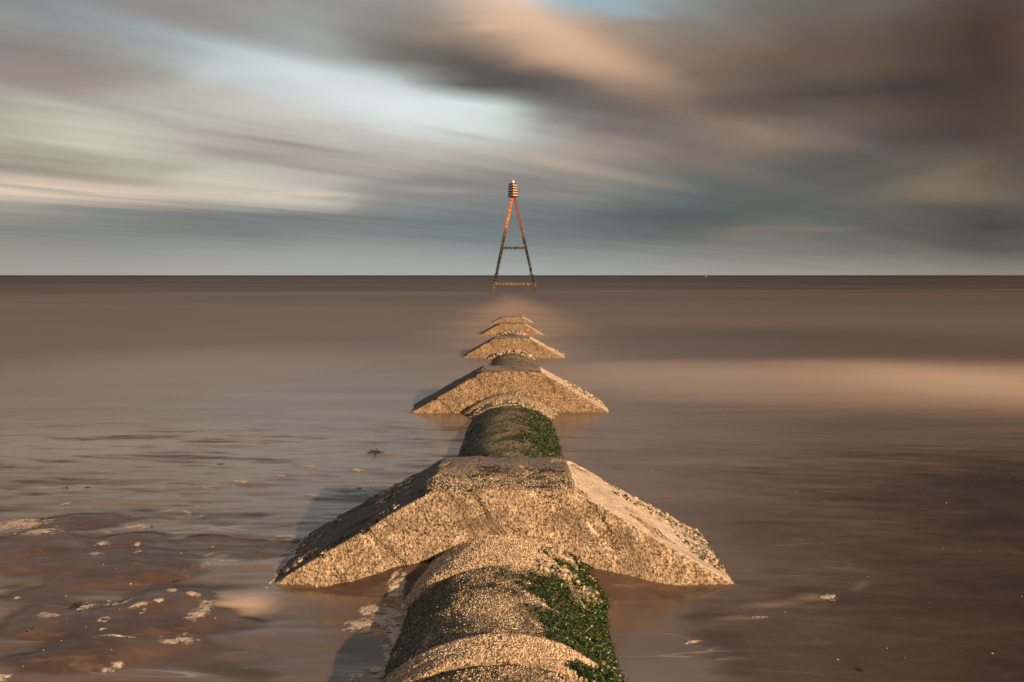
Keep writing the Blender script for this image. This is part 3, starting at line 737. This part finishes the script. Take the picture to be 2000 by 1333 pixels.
for y0, y1, c0_, c1_, R, lab in ((10.9, 17.0, .20, .125, .70, 'short dark curve of outfall pipe showing between the second and third blocks'),
                              (17.6, 23.4, .11, .085, .72, 'barely awash outfall pipe between the third and fourth blocks')):
    e_ = empty('outfall_pipe', (0, 0, 0)); tag(e_, lab, 'pipe', GP)
    bb_ = pipe_surface('pipe_barrel', prof([(y0, c0_, R), (y1, c1_, R)], .06), -1.2, 1.2, 90, M['pipefar'], e_, 181, 1.5)
    cc_ = pipe_surface('collar', prof([(y1-.35, c1_-.04, R-.03), (y1-.34, c1_+.03, R+.05), (y1, c1_+.035, R+.06)], .05), -1.2, 1.2, 90, M['collar'], e_, 191)
    p, q_ = scatter_pipe([cc_], 500, lambda P_, N_: (P_[:, 2] > -.02)*1., 170); lumps('mussels', p[:160], q_[:160], .02, .045, e_, M['mussel'], 65)

# ------------------------------------------------------------ froth lying on the water and sand
def surf(x, y): return np.maximum(water_h(x, y), sand_h(x, y))
def foam_patch(px, py, rx, ry, tilt, cell=.006, thr=.25, h=.004, seed=0, ring=False):
    X, Y, _ = pixw(px, py); sx = rx/F*Y; sy = ry*Y*Y/(F*1.6)
    R = max(sx, sy)*1.3; k_ = int(2*R/cell)+1
    g = np.linspace(-R, R, k_); gx, gy = np.meshgrid(g, g)
    c_, s_ = math.cos(tilt), math.sin(tilt)
    u = (gx*c_+gy*s_)/sx; v = (-gx*s_+gy*c_)/sy
    r = np.sqrt(u*u+v*v)
    d_ = (1-r) if not ring else (.32-np.abs(r-.75))*1.6
    d_ = d_+.75*fbm(gx*14+seed, gy*26, 4, seed)+.25*fbm(gx*70, gy*90, 2, seed+3)
    keep = d_ > thr
    wx, wy = X+gx, Y+gy; z = surf(wx, wy)+.0012+h*sstep(d_, thr, thr+.5)
    z = np.where(keep, z, surf(wx, wy)-.002)
    cellk = keep[:-1, :-1] | keep[1:, :-1] | keep[:-1, 1:] | keep[1:, 1:]
    ii, jj = np.nonzero(cellk); a = ii*k_+jj
    Fq = np.stack([a, a+1, a+k_+1, a+k_], 1)
    used, inv = np.unique(Fq, return_inverse=True)
    V = np.stack([wx.ravel(), wy.ravel(), z.ravel()], 1)[used]
    return V, inv.reshape(-1, 4), (d_-thr).ravel()[used]
FP = [(35,1025,75,12,.12),(75,1042,50,7,.35),(275,1028,34,6,0),(200,1062,22,5,.2),(185,1082,24,4,0),(270,1082,12,4,0),(265,1065,9,3,0),
      (90,1208,34,9,-.1),(165,1187,24,8,-.15),(245,1178,28,7,-.15),(275,1198,22,6,-.1),(312,1192,18,4,-.12),(338,1165,16,6,.7),(375,1170,26,5,.1),
      (745,1210,34,26,.2),(720,1190,26,12,0),(700,1222,44,16,0),(772,1262,24,46,.3),(735,1312,40,14,0),(690,1322,40,10,0),(200,1243,14,0,0),(230,1302,26,7,-.2),(205,1312,20,5,-.3),(130,983,13,4,0),(470,942,28,4,-.1),(385,1212,28,12,.1),(400,1190,20,22,.2),(362,1250,38,9,-.35),
      (330,1255,34,5,-.45),(545,930,12,2,0),(700,918,26,2,0),(755,916,14,3,0),(600,912,22,2,0),(30,1171,8,4,0),(0,1325,24,12,0),
      (735,1192,14,8,0),(708,1195,8,5,0),(695,1218,34,11,-.05),(715,1235,24,10,.1),(765,1205,30,30,.3),(778,1240,18,50,.3),(760,1290,16,40,.3),(775,1165,22,12,.2),(768,1240,14,34,.35),(758,1280,11,24,.3),
      (790,1190,10,30,.35),(690,1330,22,6,0),(1610,1166,34,6,.12),(1480,1205,24,3,0),
      (530,1136,5,10,0),(543,1116,4,12,0),(557,1096,4,12,0),(572,1076,4,12,0),(590,1056,4,12,0),(1350,1255,40,3,.4),(225,1256,60,3,0)]
Vs, Fs, Cv, off = [], [], [], 0
for i, (px, py, rx, ry, tl) in enumerate(FP):
    if ry < 3: ry = 3
    cell = .007 if py > 1000 else .016
    v, f, cv = foam_patch(px, py, rx, ry*1.35, tl, cell, .30, .004, 200+i)
    if len(v): Vs.append(v); Fs.append(f+off); Cv.append(cv); off += len(v)
for i, (px, py, rx, ry) in enumerate(((208,1178,7,4),(204,1224,12,4),(163,1200,6,3),(278,1208,7,3),(775,1158,17,10),(762,1168,6,5))):
    v, f, cv = foam_patch(px, py, rx, ry*1.4, 0, .006, .2, .003, 300+i, True)
    if len(v): Vs.append(v); Fs.append(f+off); Cv.append(cv); off += len(v)
foam = mesh_np('sea_foam', np.concatenate(Vs), np.concatenate(Fs), M['foam']); _a = foam.data.attributes.new('cover', 'FLOAT', 'POINT'); _a.data.foreach_set('value', np.concatenate(Cv).astype(np.float32)); tag(foam, 'cream froth patches lying on the wet sand and shallow water around the pipe', 'foam', kind='stuff')

# shell grit and scraps of weed strewn over the beach
PX = []
r = np.random.default_rng(5)
for _ in range(70):
    py = r.uniform(900, 1333); px = r.choice([r.uniform(0, 520), r.uniform(1400, 2000)]); PX.append(pixw(px, py)[:2])
P_ = np.array(PX); zz_ = surf(P_[:, 0], P_[:, 1]); P3 = np.stack([P_[:, 0], P_[:, 1], zz_], 1)
deb = lumps('shell_grit', P3, np.tile([0, 0, 1.], (len(P3), 1)), .0015, .005, None, M['mussel'], 71)
tag(deb, 'tiny shell fragments and grit scattered over the wet sand', 'shell grit', kind='stuff')
SCR = [(56,1238,9),(345,1135,7),(170,953,6),(128,955,6),(430,907,6),(735,886,14),(155,1183,14),(290,1030,7),(1790,1034,6),(1678,1308,8),(700,955,6),(1975,1083,5)]
for i, (px, py, s_) in enumerate(SCR):
    X, Y, _ = pixw(px, py); sz = s_/F*Y
    k_ = 40; a = r.uniform(0, 6.28, k_); rr = sz*np.sqrt(r.random(k_))
    Q = np.stack([X+rr*np.cos(a), Y+rr*np.sin(a)*.8, np.zeros(k_)], 1); Q[:, 2] = surf(Q[:, 0], Q[:, 1])
    o = fronds('seaweed_scrap', Q, np.tile([0, 0, 1.], (k_, 1)), sz*.4, sz*1., sz*.10, None, M['weed'] if i in (0, 1, 7) else M['weeddark'], (0, 0, -.3), 80+i)
    del o['kind']
    side = ('far left of the beach', 'left foreground by a froth patch')[i % 2]
    LBL = ['small green seaweed scrap on bare sand, lower left corner', 'bright green seaweed scrap on the sand bar left of the blurred froth', 'thin dark weed scrap in the shallows, upper left, right of its twin',
           'thin dark weed scrap in the shallows, upper left, left of its twin', 'dark weed scrap floating between the upper left shallows and the pipe', 'largest dark weed clump, in the water left of the second length of pipe',
           'dark weed scrap beside a long froth patch at lower left', 'green weed scrap lying in a froth patch on the left sand', 'dark weed scrap alone on the brown sand at right',
           'black weed scrap near the bottom edge of the right beach', 'small dark weed scrap just left of the nearest block', 'dark weed speck by the right edge of the photo'][i]
    tag(o, LBL, 'seaweed', 'scraps of seaweed on the beach')

# ------------------------------------------------------------ beacon
for key, z0, red, hi in (('leg', 6.3, (.27,.065,.025), (.66,.25,.06)), ('leg2', 6.5, (.16,.035,.03), (.26,.06,.04))):
    m, n, b = mat('weathered beacon paint'); M[key] = m
    P = objco(n); x, y, z = n.sep(P)
    nz = n.noise(n.mapping(P, sc=(1, 1, .5)), 2.2, 4, .65); nf = n.noise(P, 5, 4, .7)
    zz2 = n.m('ADD', z, n.m('MULTIPLY', n.m('SUBTRACT', nz, .5), 2.4))
    c = n.mix(n.mr(nf, .4, .65), (.012,.012,.007), (.034,.030,.016))
    c = n.mix(n.mr(zz2, 1.2, .2), c, (.09,.06,.036))
    c = n.mix(n.mr(zz2, 5.2, 6.4), c, (.10,.034,.022))
    c = n.mix(n.mr(zz2, z0, z0+.9), c, red)
    c = n.mix(n.m('MULTIPLY', n.mr(nf, .45, .6), n.mr(zz2, z0, z0+.9)), c, hi)
    n.l.new(c, b.inputs['Base Color']); b.inputs['Roughness'].default_value = .4; bump(n, b, nf, .8, .05)
m, n, b = mat('crusted timber'); M['crust'] = m
P = objco(n); nf = n.noise(P, 7, 4, .7)
n.l.new(n.mix(n.mr(nf, .38, .6), (.05,.034,.022), (.18,.115,.075)), b.inputs['Base Color']); bump(n, b, nf, 1, .06)
m, n, b = mat('green slimed timber'); M['slime'] = m
P = objco(n); nf = n.noise(P, 7, 4, .7)
n.l.new(n.mix(n.mr(nf, .38, .6), (.010,.012,.006), (.035,.04,.015)), b.inputs['Base Color']); bump(n, b, nf, 1, .06)
m, n, b = mat('dark red slat'); M['slat'] = m
P = objco(n); nf = n.noise(P, 6, 4, .7)
n.l.new(n.mix(n.mr(nf, .35, .65), (.016,.006,.005), (.045,.016,.012)), b.inputs['Base Color'])
m, n, b = mat('sunlit tone board'); M['board'] = m  # sunlit louvre faces painted in as a paler board colour
P = objco(n); nf = n.noise(P, 6, 4, .7)
n.l.new(n.mix(n.mr(nf, .35, .65), (.40,.25,.20), (.60,.40,.32)), b.inputs['Base Color'])
m, n, b = mat('white lamp housing'); M['lamp'] = m
b.inputs['Base Color'].default_value = (.85, .82, .75, 1); b.inputs['Roughness'].default_value = .25

BY = 85.6; K = BY/F
def bw(px, py): return Vector(((px-1003)*K, 0, (570-py)*K))      # in the beacon's own frame
bea = empty('beacon', ((1003-1000)*K, BY, EYE-(570-538)*K))
tag(bea, 'tall A-shaped marker beacon standing in the sea with a slatted cage on top', 'beacon')
def beam(name, a, b_, wd, dp, matl, parent, ibeam=False, jag=0., seed=0):
    bm = bmesh.new(); d_ = (b_-a); L = d_.length; zq = d_.normalized(); yq = Vector((0, 1, 0)); xq = yq.cross(zq).normalized(); yq = zq.cross(xq)
    if ibeam: f = .22; prf = [(-1,-1),(1,-1),(1,-1+f*2),(f,-1+f*2),(f,1-f*2),(1,1-f*2),(1,1),(-1,1),(-1,1-f*2),(-f,1-f*2),(-f,-1+f*2),(-1,-1+f*2)]
    else: prf = [(-1,-.8),(-.8,-1),(.8,-1),(1,-.8),(1,.8),(.8,1),(-.8,1),(-1,.8)]
    rr = np.random.default_rng(seed); nseg = max(2, int(L/.12)); rings = []
    for i in range(nseg+1):
        t = i/nseg; j = jag*(1-t)**1.3 if jag > 0 else -jag
        ring = [bm.verts.new(a+d_*t+xq*(u*wd/2+rr.normal()*j)+yq*(v*dp/2+rr.normal()*j)) for u, v in prf]; rings.append(ring)
    for r0, r1 in zip(rings, rings[1:]):
        for k_ in range(len(prf)):
            q = (k_+1) % len(prf); bm.faces.new((r0[k_], r0[q], r1[q], r1[k_]))
    bm.faces.new(rings[0][::-1]); bm.faces.new(rings[-1])
    bmesh.ops.recalc_face_normals(bm, faces=bm.faces)
    me = bpy.data.meshes.new(name); bm.to_mesh(me); bm.free(); me.materials.append(matl)
    o = bpy.data.objects.new(name, me); COL.objects.link(o); o.parent = parent; return o
top = bw(1002.4, 384)
beam('leg', bw(958.6, 590), bw(1001.0, 384), .31, .36, M['leg'], bea, False, .035, 1)['label'] = 'left leg, orange painted above and crusted below'
beam('leg', bw(1050.6, 590), bw(1004.6, 384), .27, .36, M['leg2'], bea, False, .035, 2)['label'] = 'right leg, dull red above and black green below'
beam('crossbeam', bw(980, 484.6), bw(1027.5, 484.6), .24, .30, M['slime'], bea, False, -.02, 3)['label'] = 'upper crossbeam, green slimed'
beam('crossbeam', bw(966, 554.6), bw(1047.5, 556), .27, .36, M['crust'], bea, False, -.035, 4)['label'] = 'lower crossbeam, tan and crusted'
# topmark: square slatted cage set corner to the shore, slightly wider below
cage = empty('topmark', (0, 0, 0)); cage.parent = bea
def sq_ring(name, z, hw, th, hgt, matl, parent):
    bm = bmesh.new(); lay = []
    for rad, zz_ in ((hw, z), (hw*1.03, z-hgt), (hw-th, z-hgt), (hw-th, z)):
        lay.append([bm.verts.new((rad*math.cos(a), rad*math.sin(a), zz_)) for a in (0, math.pi/2, math.pi, 1.5*math.pi)])
    for k_ in range(4):
        l0, l1 = lay[k_], lay[(k_+1) % 4]
        for i in range(4): j = (i+1) % 4; bm.faces.new((l0[i], l0[j], l1[j], l1[i]))
    bmesh.ops.recalc_face_normals(bm, faces=bm.faces)
    me = bpy.data.meshes.new(name); bm.to_mesh(me); bm.free(); me.materials.append(matl)
    o = bpy.data.objects.new(name, me); COL.objects.link(o); o.parent = parent
    o.location = (bw(1002, 384).x, 0, 0); return o
zt = bw(0, 360).z; zb_ = bw(0, 384.5).z
for i in range(6):
    t = i/5; hw = (8.6+1.8*t)*K
    sq_ring('slat', zt+(zb_-zt)*t+.06, hw, .10, .115, M['slat'], cage)
    if i < 5: sq_ring('board', zt+(zb_-zt)*t-.058, hw*.93, .06, (zt-zb_)/5-.122, M['board'], cage)
beam('mast', bw(1002, 386), bw(1002, 359), .16, .16, M['slat'], bea)
# lamp: small lathe with cap
bm = bmesh.new(); pr = [(0, .0), (.17, .0), (.19, .06), (.14, .10), (.14, .26), (.17, .29), (.11, .36), (.0, .40)]; L_ = []
for rr_, z_ in pr: L_.append([bm.verts.new((rr_*math.cos(2*math.pi*i/14), rr_*math.sin(2*math.pi*i/14), z_)) for i in range(14)])
for a_, b_ in zip(L_, L_[1:]):
    for i in range(14): j = (i+1) % 14; bm.faces.new((a_[i], a_[j], b_[j], b_[i]))
bmesh.ops.remove_doubles(bm, verts=bm.verts, dist=1e-4)
me = bpy.data.meshes.new('lamp'); bm.to_mesh(me); bm.free(); me.materials.append(M['lamp'])
o = bpy.data.objects.new('lamp', me); COL.objects.link(o); o.parent = bea; o.location = bw(1002.4, 359.8)

# ------------------------------------------------------------ far buoy on the horizon
m, n, b = mat('yellow buoy paint'); b.inputs['Base Color'].default_value = (.30, .20, .03, 1); M['buoy'] = m
BD = 900.; bu = empty('buoy', ((1378-1000)/F*BD, BD, 0)); tag(bu, 'tiny yellow buoy on the horizon right of the beacon', 'buoy')
def lathe(name, pr, matl, parent, k_=12):
    bm = bmesh.new(); L_ = [[bm.verts.new((r0*math.cos(2*math.pi*i/k_), r0*math.sin(2*math.pi*i/k_), z_)) for i in range(k_)] for r0, z_ in pr]
    for a_, b_ in zip(L_, L_[1:]):
        for i in range(k_): j = (i+1) % k_; bm.faces.new((a_[i], a_[j], b_[j], b_[i]))
    bmesh.ops.remove_doubles(bm, verts=bm.verts, dist=1e-4)
    me = bpy.data.meshes.new(name); bm.to_mesh(me); bm.free(); me.materials.append(matl)
    o = bpy.data.objects.new(name, me); COL.objects.link(o); o.parent = parent; return o
lathe('float', [(0, -.4), (1.6, -.4), (1.7, .1), (1.5, .5), (.4, .7), (0, .7)], M['buoy'], bu)
lathe('tower', [(.35, .68), (.2, 1.5), (.3, 1.6), (.0, 1.9)], M['buoy'], bu)

# ------------------------------------------------------------ low spray over the drowned end of the row
m = bpy.data.materials.new('sea spray'); m.use_nodes = True; n = NT(m.node_tree); n.n.clear()
o_ = n.new('ShaderNodeOutputMaterial'); v_ = n.new('ShaderNodeVolumePrincipled'); n.l.new(v_.outputs[0], o_.inputs['Volume'])
v_.inputs['Color'].default_value = (.66, .53, .44, 1); v_.inputs['Anisotropy'].default_value = 0.
P = n.new('ShaderNodeNewGeometry').outputs['Position']; x, y, z = n.sep(P)
swl = n.mr(n.noise(n.mapping(P, sc=(.25, .55, 1)), 1., 3, .5), .40, .62, .35, 1.3)
f = n.m('MULTIPLY', n.m('ADD', n.mr(z, .0, .15, 1., 0.), n.mr(z, .0, .07, 6.5, 0.)), n.mr(y, 10.2, 26, .06, 1., False))
f = n.m('MULTIPLY', f, n.m('MULTIPLY', swl, n.m('POWER', n.mr(n.m('ABSOLUTE', x), .0, 4.6, 1., 0.), 2.6)))
f = n.m('MULTIPLY', f, n.m('POWER', n.mr(y, 22, 60, 1., 0.), 1.6))
n.set(v_.inputs['Density'], n.m('MULTIPLY', f, .27))
bm = bmesh.new(); bmesh.ops.create_cube(bm, size=1)
for v in bm.verts: v.co = ((v.co.x)*14, 10.0+(v.co.y+.5)*52, .004+(v.co.z+.5)*.2)
me = bpy.data.meshes.new('sea_mist'); bm.to_mesh(me); bm.free(); me.materials.append(m)
o = bpy.data.objects.new('sea_mist', me); COL.objects.link(o)
tag(o, 'thin milky spray hanging low around the farthest drowned blocks', 'mist', kind='stuff')
